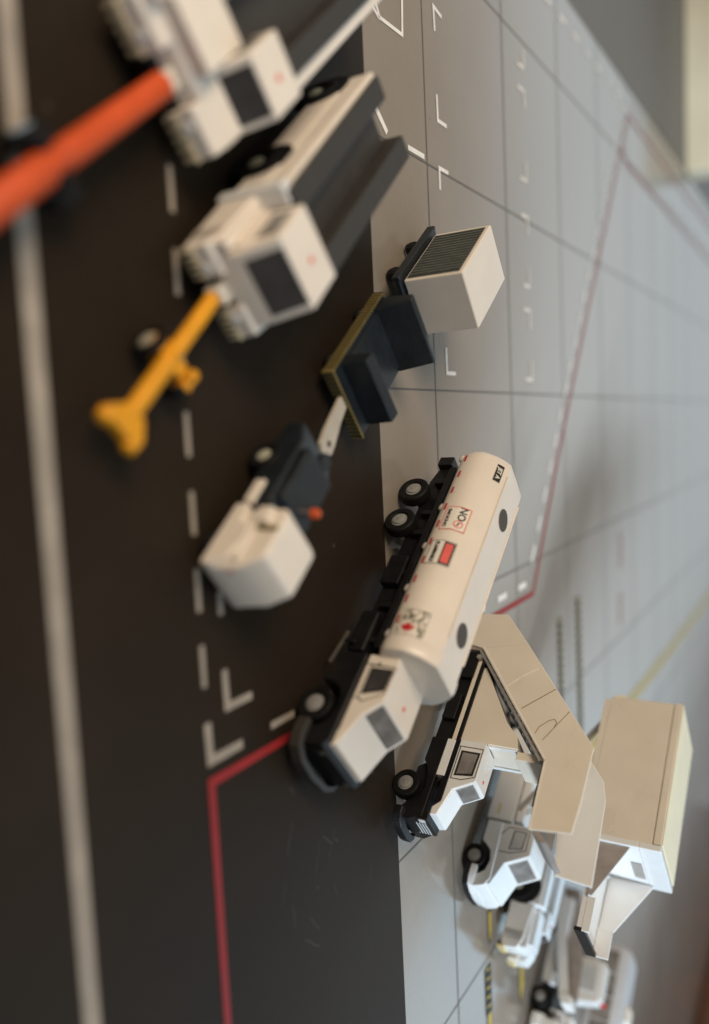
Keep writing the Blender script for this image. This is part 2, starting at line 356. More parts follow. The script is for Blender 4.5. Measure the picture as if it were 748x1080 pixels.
def text_on_plane(parent, txt, size, fn, m, name='lettering', bold=0.0, sx=1.0):
    vs, fs = text_polys(txt, size, bold, sx)
    b = MB(); V = [b.bm.verts.new(fn(u, v)) for u, v in vs]
    for f in fs: b.face([V[i] for i in f])
    me = bpy.data.meshes.new(name); b.bm.to_mesh(me); b.bm.free(); me.materials.append(M[m])
    o = bpy.data.objects.new(name, me); C.objects.link(o); o.parent = parent; return o

# ------------------------------------------------------------------ fuel tanker
def make_tanker():
    T = thing('tanker_truck', 'cream white fuel tanker truck with red dashes and warning signs along its tank', 'tanker truck', 1.194, -1.112, -0.885)
    w = 0.150
    ch = MB()
    ch.prism([(-1.23, .105), (-1.23, .165), (-1.17, .205), (-.20, .205), (-.15, .17), (.02, .17), (.02, .10), (-.15, .085), (-1.15, .085)], -.085, .085)
    ch.box(-1.275, -1.225, -.115, .115, .105, .172)
    ch.box(-1.20, -.26, -.125, .125, .178, .208)
    for x in (-1.12, -.94, -.83, -.62, -.46, -.30): ch.box(x - .012, x + .012, -.118, .118, .13, .20)
    ch.obj('chassis', M['black'], T, .005)
    MB().box(-.70, -.56, -.122, -.085, .085, .165).obj('battery_box', M['black'], T, .006)
    MB().box(-.42, -.24, -.130, -.085, .075, .150).obj('side_tank', M['black'], T, .012)
    MB().box(-.27, -.255, -.155, -.145, .055, .120).obj('step_post', M['black'], T, .004)
    MB().bar((-.30, -.152, .075), (-.16, -.152, .055), .010, .014).obj('side_rail', M['hatch'], T, .003)
    # front fender and wrap-round bumper
    ar = [(-.22, .100), (-.13, .095), (-.112, .055), (-.095, .055), (-.092, .10), (-.075, .132), (-.04, .150), (.0, .156), (.042, .149), (.070, .128), (.084, .095), (.085, .055), (.13, .055), (.150, .09), (.150, .165), (.12, .183), (-.22, .183)]
    MB().prism(ar, -.147, .147).obj('fender', M['black'], T, .004)
    bp = []
    for (x, y) in ((.07, -.160), (.125, -.162), (.165, -.145), (.19, -.10), (.20, 0), (.19, .10), (.165, .145), (.125, .162), (.07, .160)): bp.append((x, y))
    b = MB(); secs = []
    for i, (x, y) in enumerate(bp):
        dx, dy = (bp[min(i + 1, 8)][0] - bp[max(i - 1, 0)][0], bp[min(i + 1, 8)][1] - bp[max(i - 1, 0)][1]); l = math.hypot(dx, dy); nx, ny = dy / l, -dx / l
        secs.append([(x - nx * .012, y - ny * .012, .042), (x + nx * .010, y + ny * .010, .047), (x + nx * .010, y + ny * .010, .088), (x - nx * .012, y - ny * .012, .094)])
    b.loft(secs).obj('bumper', M['deck'], T, .003)
    MB().box(.10, .158, -.125, .125, .060, .170).obj('grille', M['black'], T, .006)
    for s in (-1, 1): MB().lathe((.158, s * .105, .150), (1, 0, 0), [(.012, -.004), (.012, .003), (.008, .004)], 20).obj('headlight', M['hatch'], T)
    for x in (0.0, -0.868, -1.045):
        for s in (-1, 1): wheel(T, x, s * w, .066, .066, .05, 'hub', .40, s)
    for x in (-0.868, -1.045, 0): MB().cyl((x, 0, .066), (0, 1, 0), .012, .24).obj('axle', M['black'], T)
    # cab
    y = .124
    cab = truck_front(T, -y, y, .183, .305, -.232, -.052, .004, .247, .128, .196, .168, 'white', 'glass', w, frame='hatch', fw=(.075, .06))
    side_window(cab, -y, [(-.168, .219), (-.078, .219), (-.102, .284), (-.168, .288)], M['darkglass'])
    side_window(cab, y, [(-.168, .219), (-.078, .219), (-.102, .284), (-.168, .288)], M['darkglass'], d=1)
    line_on_side(cab, -y, [(-.192, .186), (-.186, .303)], .003, 'hatch')
    line_on_side(cab, -y, [(-.150, .203), (-.058, .203), (-.040, .222), (-.083, .298), (-.186, .303), (-.186, .203), (-.150, .203)], .003, 'hatch')
    line_on_side(cab, -y, [(-.054, .19), (-.051, .218)], .003, 'hatch')
    MB().lathe((-.115, .02, .305), (0, 0, 1), [(.010, -.002), (.010, .001)], 20).obj('roof_mark', M['palered'], cab)
    MB().box(-.200, -.186, -y - .004, -y + .002, .232, .238).obj('door_handle', M['hatch'], cab, .001)
    # tank
    half = [(0, .431), (.087, .430), (.116, .406), (.138, .382), (.154, .356), (.160, .345), (.170, .325), (.172, .290), (.166, .258), (.152, .235), (.128, .220), (0, .214)]
    ring = [(y_, z_) for y_, z_ in half] + [(-y_, z_) for y_, z_ in half[::-1][1:-1]]
    secs = []
    x0, x1 = -1.262, -.228
    for x, s in ((x0, .80), (x0 + .006, .90), (x0 + .018, .965), (x0 + .036, .99), (x0 + .06, 1), (x1 - .075, 1), (x1 - .066, 1.0), (x1 - .058, 1.022), (x1 - .045, 1.03), (x1 - .020, 1.03), (x1 - .008, 1.015), (x1 - .002, .985), (x1, .94)):
        secs.append([(x, y_ * s, .315 + (z_ - .315) * s) for y_, z_ in ring])
    tank = MB().loft(secs).obj('tank', M['white'], T)
    for s in (-1, 1):
        MB().bar((-1.17, s * .088, .4315), (-.36, s * .088, .4315), .008, .007).obj('tank_ridge', M['white'], tank, .002)
    for x in (-1.010, -.432):
        b = MB(); b.loft([[(x + .047 * math.cos(k * math.pi / 16), .045 * math.sin(k * math.pi / 16), z) for k in range(32)] for z in (.431, .4335)])
        b.obj('hatch', M['hatch'], tank)
    def ys(z):
        for (a, za), (b_, zb_) in zip(half[1:-1], half[2:]):
            if zb_ <= z <= za: return a + (b_ - a) * (za - z) / (za - zb_)
        return .128
    arc = [(half[1][1], 0.0)]; acc = 0
    pts = [(ys(z / 1000), z / 1000) for z in range(431, 221, -2)]
    def side_fn(x0_, z0_, off=.0015, sgn=-1):
        # u along +x, v along the arc upwards, origin at height z0_
        i0 = min(range(len(pts)), key=lambda i: abs(pts[i][1] - z0_))
        def f(u, v):
            i = i0; rem = abs(v); st = -1 if v > 0 else 1; p = Vector(pts[i])
            while rem > 1e-9 and 0 <= i + st < len(pts):
                q_ = Vector(pts[i + st]); l = (q_ - p).length
                if l >= rem: p = p + (q_ - p) * rem / l; rem = 0
                else: rem -= l; p = q_; i += st
            n_ = Vector((p.x - 0.02, (p.y - .31) * 0.9)).normalized()
            return (x0_ + u, sgn * (p.x + n_.x * off), p.y + n_.y * off)
        return f
    def patch(fn, u0, u1, v0, v1, m, name, nu=2, nv=8):
        b = MB(); G = [[b.bm.verts.new(fn(u0 + (u1 - u0) * i / nu, v0 + (v1 - v0) * j / nv)) for j in range(nv + 1)] for i in range(nu + 1)]
        for i in range(nu):
            for j in range(nv): b.face([G[i][j], G[i + 1][j], G[i + 1][j + 1], G[i][j + 1]])
        return b.obj(name, M[m], tank, 0, True)
    def outline(fn, u0, u1, v0, v1, t, m, name='sign_border'):
        b = MB()
        for (a0, a1, c0, c1) in ((u0, u1, v0, v0 + t), (u0, u1, v1 - t, v1), (u0, u0 + t, v0 + t, v1 - t), (u1 - t, u1, v0 + t, v1 - t)):
            nv = 6; G = [[b.bm.verts.new(fn(a0 + (a1 - a0) * i, c0 + (c1 - c0) * j / nv)) for j in range(nv + 1)] for i in range(2)]
            for j in range(nv): b.face([G[0][j], G[1][j], G[1][j + 1], G[0][j + 1]])
        return b.obj(name, M[m], tank, 0, True)
    def arcmark(fn, cx, cy, r0, r1, a0, a1, m, name, n=24):
        b = MB()
        for k in range(n):
            t0 = a0 + (a1 - a0) * k / n; t1 = a0 + (a1 - a0) * (k + 1) / n
            b.face([b.bm.verts.new(fn(cx + r * math.cos(t), cy + r * math.sin(t))) for r, t in ((r0, t0), (r1, t0), (r1, t1), (r0, t1))])
        return b.obj(name, M[m], tank, 0, True)
    for sg in (-1, 1):
        # red dashes along the lower edge
        fn = side_fn(0, .258, .0015, sg)
        for k in range(11):
            xx = -1.222 + .0935 * k; b = MB()
            G = [[b.bm.verts.new(fn(xx + .036 * i, -.005 + .011 * j)) for j in range(2)] for i in range(2)]
            b.face([G[0][0], G[1][0], G[1][1], G[0][1]])
            b.obj('reflector', M['redink'], tank, 0, True)
        for x in (-1.232, -.945, -.735, -.525, -.315):
            MB().lathe((x, sg * .134, .230), (0, sg * .8, -.5), [(.012, -.02), (.0165, -.012), (.0175, 0), (.0170, .006), (.014, .012), (.007, .015)], 24).obj('lamp_pod', M['white'], tank)
    # NO SMOKING sign
    f = side_fn(-.857, .322, .0015)
    patch(f, -.060, .060, -.050, .052, 'label', 'sign_panel'); f = side_fn(-.857, .322, .0022)
    outline(f, -.061, .061, -.051, .053, .004, 'palered')
    text_on_plane(tank, 'NO', .044, lambda u, v: f(u - .026, v + .022), 'ink', bold=.0012)
    text_on_plane(tank, 'SMOKING', .0215, lambda u, v: f(u, v - .034), 'ink', bold=.0011)
    arcmark(f, .028, .020, .0150, .0195, 0, 2 * math.pi, 'palered', 'prohibition_ring')
    b = MB(); b.face([b.bm.verts.new(f(.028 + a_, .020 + c_)) for a_, c_ in ((-.0125, .0095), (-.0095, .0125), (.0125, -.0095), (.0095, -.0125))]); b.obj('prohibition_bar', M['palered'], tank, 0)
    b = MB(); b.face([b.bm.verts.new(f(.028 + a_, .020 + c_)) for a_, c_ in ((-.010, -.003), (.010, -.003), (.010, .002), (-.010, .002))]); b.obj('cigarette_symbol', M['ink'], tank, 0)
    # FLAMMABLE sign
    f = side_fn(-.680, .318, .0015)
    patch(f, -.058, .058, -.050, .050, 'label', 'sign_panel'); f = side_fn(-.680, .318, .0022)
    patch(f, -.053, .053, .004, .046, 'ink', 'sign_panel'); f = side_fn(-.680, .318, .0029)
    patch(f, -.046, .046, .010, .040, 'palered', 'sign_panel')
    outline(f, -.058, .058, -.050, .050, .0022, 'hatch')
    text_on_plane(tank, 'FLAMMABLE', .021, lambda u, v: f(u, v - .024), 'ink', bold=.0012, sx=.88)
    # maple leaf badge with script
    f = side_fn(-.352, .322, .0022)
    leaf = [(0, 1), (.18, .62), (.42, .74), (.34, .30), (.62, .52), (.70, .36), (1.0, .38), (.88, .12), (1, .0), (.52, -.34), (.60, -.56), (.06, -.48), (.05, -1), (-.05, -1), (-.06, -.48), (-.60, -.56), (-.52, -.34), (-1, 0), (-.88, .12), (-1, .38), (-.70, .36), (-.62, .52), (-.34, .30), (-.42, .74), (-.18, .62)]
    b = MB(); c0 = b.bm.verts.new(f(.026, -.012)); V = [b.bm.verts.new(f(.026 - .024 * p[1], -.012 + .025 * p[0])) for p in leaf]
    for i in range(len(V)): b.face([c0, V[i], V[(i + 1) % len(V)]])
    b.obj('leaf_emblem', M['redink'], tank, 0)
    f = side_fn(-.352, .322, .0016)
    b = MB(); rnd = random.Random(3)
    for k in range(85):
        u = rnd.uniform(-.048, .050); v = rnd.uniform(-.046, .046)
        if abs(u - .026) < .028 and abs(v + .012) < .030: continue
        a_ = rnd.uniform(0, 6.28); r_ = rnd.uniform(.005, .011); prev = None
        for s_ in range(7):
            t = a_ + s_ * .55; p0 = f(u + r_ * math.cos(t), v + r_ * .9 * math.sin(t)); p1 = f(u + (r_ - .0032) * math.cos(t), v + (r_ - .0032) * .9 * math.sin(t))
            cur = (b.bm.verts.new(p0), b.bm.verts.new(p1))
            if prev: b.face([prev[0], cur[0], cur[1], prev[1]])
            prev = cur
    b.obj('script_ornament', M['greenink'], tank, 0)
    outline(f, -.056, .056, -.051, .051, .0016, 'greyink')
    # small black fuel grade label near the tail
    f = side_fn(-1.160, .402, .0015)
    patch(f, -.046, .046, -.016, .016, 'ink', 'sign_panel'); f = side_fn(-1.160, .402, .0022)
    text_on_plane(tank, 'JET A', .027, lambda u, v: f(u, v), 'label', bold=.0008)
    MB().lathe((-1.266, -.11, .30), (1, 0, 0), [(.012, -.006), (.012, .006)], 20).obj('tail_light', M['palered'], T)
    return T
make_tanker()

# ------------------------------------------------------------------ passenger stairs truck
def make_stairs():
    T = thing('stairs_truck', 'boarding stairs truck with tall beige folded side walls and black chassis beside the tanker', 'stairs truck', 1.7231, -.4869, -.9)
    w = .13
    ch = MB(); ch.prism([(-.72, .10), (-.72, .205), (-.08, .205), (-.05, .18), (.03, .18), (.10, .165), (.13, .12), (.13, .07), (-.1, .07), (-.12, .10)], -.09, .09)
    ch.box(-.69, -.55, -.115, .115, .13, .19); ch.box(-.46, -.33, -.118, .118, .11, .17)
    ch.obj('chassis', M['black'], T, .005)
    MB().box(-.66, -.05, -.108, -.094, .205, .224).obj('side_rail', M['black'], T, .003)
    MB().box(-.66, -.235, -.1085, -.096, .1865, .2045).obj('cream_trim', M['cream'], T, .002)
    arch = [(-.23, .105), (-.12, .105), (-.095, .125), (-.06, .140), (.0, .147), (.045, .139), (.072, .115), (.088, .080), (.115, .070), (.145, .085), (.148, .12), (.125, .178), (-.23, .178)]
    MB().prism(arch, -.123, .0).obj('fender', M['black'], T, .004)
    bp = [(.105, -.136), (.135, -.134), (.158, -.115), (.175, -.07), (.180, -.01), (.172, .03), (.15, .05)]
    b = MB(); secs = []; n = len(bp) - 1
    for i, (x, y) in enumerate(bp):
        dx, dy = (bp[min(i + 1, n)][0] - bp[max(i - 1, 0)][0], bp[min(i + 1, n)][1] - bp[max(i - 1, 0)][1]); l = math.hypot(dx, dy); nx, ny = dy / l, -dx / l
        secs.append([(x - nx * .02, y - ny * .02, .055), (x + nx * .008, y + ny * .008, .060), (x + nx * .008, y + ny * .008, .095), (x - nx * .02, y - ny * .02, .105)])
    b.loft(secs).obj('bumper', M['black'], T, .004)
    g = MB().box(.10, .137, -.122, .02, .085, .205).obj('grille', M['black'], T, .005)
    b = MB()
    for k in range(7): b.box(.1365, .139, -.085, .008, .105 + .013 * k, .109 + .013 * k)
    b.obj('grille_bars', M['cool_lit_white'], g, 0)
    MB().box(.1365, .140, -.116, -.094, .165, .192).obj('headlight', M['cool_lit_white'], T, .002)
    for x in (0.0, -.55):
        for s in (-1, 1): wheel(T, x, s * w, .061, .061, .045, 'hub', .42, s)
        MB().cyl((x, 0, .061), (0, 1, 0), .012, .2).obj('axle', M['black'], T)
    # cab, set to the right-hand side
    y0, y1 = -.122, .015
    low = MB().box(-.232, -.062, y0, y1, .176, .213).obj('door_panel', M['cool_lit_white'], T, .003)
    cab = truck_front(T, y0, y1, .234, .352, -.238, -.058, -.012, .268, .105, .236, .205, 'cool_lit_white', 'glass', w)
    MB().box(-.236, .095, y0 + .004, y1 - .004, .205, .236).obj('cab_band', M['black'], T, .002)
    side_window(cab, y0, [(-.178, .262), (-.080, .262), (-.090, .324), (-.178, .328)], M['glass'])
    line_on_side(cab, y0, [(-.205, .240), (-.205, .344), (-.078, .344), (-.058, .290), (-.058, .244), (-.205, .244)], .0032)
    MB().lathe((-.10, -.045, .352), (0, 0, 1), [(.008, -.002), (.008, .001)], 20).obj('roof_mark', M['palered'], cab)
    # pedestal behind the cab that carries the stairs
    hy = .105
    MB().prism([(-.62, .215), (-.245, .215), (-.245, .475), (-.30, .46), (-.36, .40), (-.62, .235)], -.100, hy).obj('pedestal', M['cream'], T, .004)
    Q = [(-.245, -.100, .215), (-.245, hy, .215), (-.245, hy, .475), (-.245, -.100, .475)]
    fr = MB()
    for u0, u1, v0, v1 in ((.04, .96, .90, .98), (.04, .96, .06, .16), (.04, .14, .16, .90), (.86, .96, .16, .90)):
        fr.plate(quad_at(Q, u0, u1, v0, v1), .006, .0)
    fr.obj('panel_frame', M['cool_lit_white'], T, .002)
    # stairway: two side walls, steps, landing
    wall = [(-.895, .125), (-.905, .268), (-.745, .405), (-.285, .784), (-.05, .780), (.075, .772), (.092, .610), (-.195, .603), (-.70, .198), (-.715, .128)]
    for sgn, nm in ((-1, 'near'), (1, 'far')):
        ya, yb = (-.137, -.125) if sgn < 0 else (.125, .137)
        wall_ = wall if sgn < 0 else [(-.895, .125), (-.905, .268), (-.745, .405), (-.285, .778), (-.20, .800), (.148, .812), (.138, .664), (-.195, .610), (-.70, .198), (-.715, .128)]
        wl = MB().prism(wall_, ya, yb).obj('side_wall', M['cream'] if sgn < 0 else M['cool_lit_white'], T, .004)  # far wall whiter and cooler: the light on it is in the colour
        if sgn < 0:
            yy = ya
            line_on_side(wl, yy, [(-.615, .275), (-.492, .60)][:1] + [(-.512, .455 + .12)], .004, 'label', 'panel_ridge') if False else None
            # seams square to the slope of the stair
            def sq(x, t0, t1):
                z = .198 + (x + .70) * .802; nx, nz = -.626, .780
                return [(x + nx * t0, z + nz * t0), (x + nx * t1, z + nz * t1)]
            line_on_side(wl, yy, [(-.515, .369), (-.568, .415), (-.621, .480)], .005, 'label', 'panel_ridge')
            line_on_side(wl, yy, [(-.415, .458), (-.528, .578)], .0025, 'hazdull', 'panel_seam')
            line_on_side(wl, yy, [(-.309, .541), (-.342, .552), (-.376, .585), (-.384, .605), (-.372, .617), (-.350, .612)], .0022, 'hazdull', 'panel_seam')
            line_on_side(wl, yy, [(-.285, .579), (-.429, .657)], .0022, 'hazdull', 'panel_seam')
            line_on_side(wl, yy, [(-.70, .205), (-.745, .40)], .003, 'cream', 'panel_seam')
            line_on_side(wl, yy, [(-.708, .204), (-.198, .609), (.09, .616)], .006, 'label', 'lower_edge')
    st = MB(); n = 15
    for k in range(n):
        x = -.70 + (.50 / n) * k; z = .215 + (.395 / n) * k
        st.box(x, x + .50 / n + .002, -.126, .126, z, z + .395 / n + .012)
    st.obj('steps', M['belt'], T, 0)
    MB().box(-.90, -.695, -.126, .126, .13, .215).obj('bottom_landing', M['belt'], T, .003)
    MB().prism([(-.205, .606), (.082, .612), (.128, .665), (.124, .690), (.075, .636), (-.205, .632)], -.126, .126).obj('upper_landing', M['belt'], T, .003)
    MB().bar((-.70, -.118, .185), (-.20, -.118, .585), .012, .014).obj('stringer', M['steel'], T, .002)
    MB().bar((-.70, .118, .185), (-.20, .118, .585), .012, .014).obj('stringer', M['steel'], T, .002)
    MB().box(-.243, -.205, -.085, .095, .47, .604).obj('landing_support', M['cream'], T, .004)
    MB().box(-.20, -.02, -.10, .05, .588, .606).obj('landing_beam', M['black'], T, .003)
    for s in (-1, 1): MB().lathe((-.655, s * .118, .195), (0, 1, 0), [(.012, -.015), (.012, .015)], 20).obj('hinge', M['steel'], T)
    return T
make_stairs()

# ------------------------------------------------------------------ catering truck
def make_catering():
    T = thing('catering_truck', 'white catering truck with its big cream cargo box lifted high above the cab', 'catering truck', 2.3884, .2024, -.905)
    w = .14; y = .128
    MB().prism([(-1.05, .07), (-1.05, .155), (-.05, .155), (.06, .15), (.12, .12), (.12, .06), (-.1, .055)], -.10, .10).obj('chassis', M['deck'], T, .005)
    arch = [(-.205, .075), (-.205, .158), (.085, .168), (.125, .145), (.14, .10), (.135, .055), (.085, .055), (.078, .095), (.05, .128), (.0, .140), (-.05, .128), (-.080, .095), (-.092, .075)]
    cab = truck_front(T, -y, y, .150, .325, -.205, -.062, -.002, .213, .112, .168, .060, 'cool_lit_white', 'glass', w)
    MB().prism(arch, -y - .006, y + .006).obj('fender', M['cool_lit_white'], T, .008, seg=3)
    side_window(cab, -y, [(-.170, .226), (-.080, .220), (-.093, .276), (-.172, .282)], M['paleglass'], grow=.005)
    line_on_side(cab, -y, [(-.135, .155), (-.185, .190), (-.190, .298), (-.085, .300), (-.058, .225), (-.058, .172)], .0032)
    b = MB()
    for k in range(6): b.box(.117, .1215, -.045, .065, .075 + .013 * k, .080 + .013 * k)
    b.obj('grille_bars', M['greyink'], cab, 0)
    MB().box(.117, .1215, -.105, -.080, .125, .145).obj('badge', M['steel'], cab, .002)
    bp = [(.04, -.150), (.10, -.150), (.135, -.132), (.152, -.08), (.158, 0), (.152, .08), (.135, .132), (.10, .150), (.04, .150)]
    for zz, mm, nm, t in ((.035, 'black', 'bumper', .028), (.063, 'cool_lit_white', 'bumper_top', .030)):
        b = MB(); secs = []
        for i, (x, yy) in enumerate(bp):
            dx, dy = (bp[min(i + 1, 8)][0] - bp[max(i - 1, 0)][0], bp[min(i + 1, 8)][1] - bp[max(i - 1, 0)][1]); l = math.hypot(dx, dy); nx, ny = dy / l, -dx / l
            o_ = .004 if nm == 'bumper' else 0.0
            secs.append([(x - nx * .03, yy - ny * .03, zz), (x + nx * o_, yy + ny * o_, zz), (x + nx * o_, yy + ny * o_, zz + t), (x - nx * .03, yy - ny * .03, zz + t)])
        b.loft(secs).obj(nm, M[mm], T, .003)
    for x in (-.005, -.80):
        for s in (-1, 1): wheel(T, x, s * (w + .005), .061, .061, .045, 'hub', .42, s)
    body = MB().box(-1.02, -.218, -.125, .125, .062, .190).obj('lower_body', M['cool_lit_white'], T, .004)
    MB().box(-.302, -.245, -.1262, -.124, .108, .120).obj('yellow_mark', M['hazbright'], body)
    for s in (-1, 1):
        MB().bar((-.21, s * .105, .20), (-.21, s * .105, .56), .016, .018).obj('lift_post', M['cool_lit_white'], T, .002)
    MB().box(-.60, -.24, -.090, .090, .195, .235).obj('lift_base', M['cool_lit_white'], T, .006)
    MB().cyl((-.42, 0, .40), (-.55, 0, 1), .018, .34, 24).obj('lift_ram', M['steel'], T)
    # scissor lift
    for s in (-1, 1):
        MB().bar((-.95, s * .10, .20), (-.30, s * .10, .555), .014, .03).obj('scissor_arm', M['steel'], T, .003)
        MB().bar((-.30, s * .085, .20), (-.95, s * .085, .555), .014, .03).obj('scissor_arm', M['steel'], T, .003)
    # box
    y0, y1, x0, x1, z0, z1 = -.185, .240, -.985, -.205, .560, .915
    bx = MB().box(x0, x1, y0, y1, z0, z1 - .040).obj('cargo_box', M['cream'], T, .005)
    MB().box(x0 - .003, x1 - .02, y0 - .003, y1 + .003, z1 - .037, z1).obj('roof_band', M['cream'], bx, .005)
    MB().box(x0 + .002, x1 - .022, y0 + .004, y1 - .004, z1 + .0005, z1 + .006).obj('roof', M['yellow_cream'], bx, .003)
    MB().box(x0 + .02, x1 - .03, y0 - .002, y0 + .004, z0 - .03, z0 + .0).obj('floor_rail', M['cream'], bx, .002)
    MB().box(-1.04, -.985, -.12, .0, .56, .62).obj('rear_step', M['yellow_cream'], bx, .004)
    fr = MB()
    fr.box(x1 - .018, x1 + .012, y0 - .004, y1 + .004, z1 - .095, z1 + .002)
    fr.box(x1 - .018, x1 + .012, y0 - .004, y0 + .02, z0, z1 - .095); fr.box(x1 - .018, x1 + .012, y1 - .03, y1 + .004, z0, z1 - .095)
    fr.box(x1 - .018, x1 + .012, y0 + .02, y1 - .03, z0, z0 + .06)
    fr.obj('front_frame', M['cool_lit_white'], bx, .004)
    MB().box(x1 + .0115, x1 + .0145, -.02, .14, z1 - .155, z1 - .105).obj('doorway', M['belt'], bx, .002)
    MB().box(x1 + .002, x1 + .0105, y0 + .02, y1 - .03, z0 + .06, z1 - .095).obj('shutter', M['cool_lit_white'], bx, 0)
    # loading platform in front of the box with flared wings
    pf = MB().prism([(x1 + .012, z0 + .045), (x1 + .012, z0 + .068), (.195, z0 + .068), (.195, z0 + .045)], -.13, .17).obj('platform', M['cool_lit_white'], T, .003)
    MB().loft([[(x1 + .014, -.176, z0 + .07), (x1 + .014, -.168, z0 + .07), (x1 + .014, -.168, .78), (x1 + .014, -.176, .78)], [(.055, -.156, z0 + .07), (.055, -.148, z0 + .07), (.055, -.148, z0 + .09), (.055, -.156, z0 + .09)]]).obj('platform_wing', M['belt'], pf, .002)
    MB().loft([[(x1 + .014, .20, z0 + .07), (x1 + .014, .21, z0 + .07), (x1 + .014, .21, .84), (x1 + .014, .20, .84)], [(.08, .165, z0 + .07), (.08, .175, z0 + .07), (.08, .175, .70), (.08, .165, .70)]]).obj('platform_wing', M['cool_lit_white'], pf, .002)
    MB().box(.08, .21, .150, .162, z0 + .07, .700).obj('platform_rail', M['cool_lit_white'], pf, .002)
    MB().box(.055, .21, -.135, -.123, z0 + .07, .665).obj('platform_rail', M['cool_lit_white'], pf, .002)
    MB().box(.195, .212, -.13, .165, z0 + .035, z0 + .085).obj('rubber_edge', M['black'], pf, .003)
    return T
make_catering()

# ------------------------------------------------------------------ large aircraft tugs
def make_tug(label, x, y, a, w, cab, zroof, xc, wy, deckm, L=.98, whubs=(-.457, -.925), group='white aircraft tugs', stripes=True, zd=.295, zrim=.07, teeth='palecream', ledge=None, white='white'):
    T = thing('aircraft_tug', label, 'tug', x, y, a, group=group)
    xs = -.245
    # long rear body
    b = MB(); b.box(-L, xs, -w, w, .085, zd - .095); b.box(-L, xs, -w, -w * .42, zd - .0951, zd - .012); b.box(-L, xs, w * .50, w, zd - .0951, zd - .012)
    body = b.obj('body', M[white], T, .008, seg=3)
    MB().box(-L + .004, xs - .004, -w + .015, -w * .40, zd - .10, zd + .004).obj('deck_rail', M[deckm], T, .006)
    MB().box(-L - .02, xs - .004, w * .48, w + (.002 if w < .2 else -.040), zd - .10, zd + .004).obj('deck_rail', M[deckm], T, .006)
    MB().box(-L + .03, xs - .006, -w * .40, w * .48, zd - .115, zd - .050).obj('deck_channel', M[deckm], T, .004)
    MB().box(-L + .01, xs + .01, -w * .7, w * .7, .035, .09).obj('undercarriage', M['black'], T, .005)
    for xw in whubs:
        for s in (-1, 1):
            bb = MB().cyl((xw, s * (w - .002), .115), (0, 1, 0), .094, .010, 40).obj('wheel_well', M['black'], T)
            wheel(T, xw, s * (w + .008), .084, .084, .035, 'palehub', .26, s)
    # front section: base with ledge and toothed hazard rim
    base = MB().prism([(xs, .06), (xs, .195), (-.055, .176), (-.038, .160), (-.034, .075), (-.045, .06)], -w * .98, w * .98).obj('front_base', M[white], T, .010, seg=3)
    for q0, q1 in ((-w * .98, -w * .34), (w * .34, w * .98)):
        MB().prism([(-.10, .06), (-.10, .180), (-.05, .172), (-.006, .150), (.002, .085), (-.006, .066)], q0, q1).obj('nose_block', M[white], T, .005, seg=3)
    MB().box(-.060, -.012, -w * .34, w * .34, .05, .100).obj('tow_recess', M['black'], T, .004)
    st = MB()
    y0c, y1c = cab
    if y0c + w > .03:
        st.box(xs + .004, -.050, -w + .045, y0c - .002, .16, .222)
        st.box(xs + .004, -.020, -w + .012, -w + .044, .15, .198)
    if len(st.bm.verts): st.obj('engine_cover', M[white], T, .006)
    for q0, q1 in ((-w, -w * .34), (w * .34, w)):
        b = MB(); n = 5; b.box(-.004, .0060, q0, q1, zrim + .006, zrim + .016)
        for i in range(n):
            yy = q0 + (q1 - q0) * (i + .1) / n
            b.box(-.004, .010, yy, yy + (q1 - q0) / n * .5, zrim - .024, zrim + .010)
        b.obj('hazard_teeth', M[teeth], T, 0.002)
        MB().box(-.02, .0045, q0 + .004, q1 - .004, zrim - .024, zrim + .004).obj('front_bumper', M['black'], T, .003)
    if white == 'white': MB().box(xs - .034, xs + .006, -w - .010, y0c if y0c < 0 else -w * .55, .055, zd - .006).obj('fender_panel', M['cool_lit_white'], T, .006)  # front-facing strip, cool light painted in by the whiter material
    MB().box(-.045, .018, -.028, .028, .075, .130).obj('tow_hitch', M['cream'], T, .006)
    x0, x1, x2, zw = xc
    prof = [(x0, .16), (x0, zroof), (x1, zroof), (x2, zw), (x2 + .006, .13), (x2 - .02, .12)]
    c = MB().prism(prof, y0c, y1c).obj('cab', M[white], T, .007, seg=3)
    Q = [(x2, y0c, zw), (x2, y1c, zw), (x1, y1c, zroof), (x1, y0c, zroof)]
    MB().plate(quad_at(Q, .13, .90, .05, .95), .003, -.001).obj('windscreen', M['darkglass'], c, .002)
    side_window(c, y0c, [(x0 + .035, zroof - .085), (x1 - .02, zroof - .085), (x1 - .03, zroof - .03), (x0 + .035, zroof - .03)], M['glass'], grow=.004)
    side_window(c, y1c, [(x0 + .035, zroof - .085), (x1 - .02, zroof - .085), (x1 - .03, zroof - .03), (x0 + .035, zroof - .03)], M['glass'], grow=.004, d=1)
    MB().lathe(((x0 + x1) / 2, (y0c + y1c) / 2 + .01, zroof), (0, 0, 1), [(.011, -.002), (.011, .001)], 20).obj('roof_mark', M['palered'], c)
    MB().lathe((.002, -w * .55, .115), (1, 0, 0), [(.014, -.004), (.014, .003)], 20).obj('headlight', M['cool_lit_white'], T)
    MB().lathe((.002, w * .55, .115), (1, 0, 0), [(.014, -.004), (.014, .003)], 20).obj('headlight', M['cool_lit_white'], T)
    return T
make_tug('white aircraft tug with long black deck and yellow tow bar at its nose', -.2288, -1.627, -.8466, .153, (-.100, .130), .335, (-.235, -.068, -.022, .215), 0, 'deck', zrim=.088)
make_tug('white aircraft tug at the top left corner with red tow bar at its nose', -.735, -1.800, -.860, .210, (.030, .207), .285, (-.32, -.158, -.112, .140), 0, 'deck', L=1.15, zd=.262, zrim=.085)

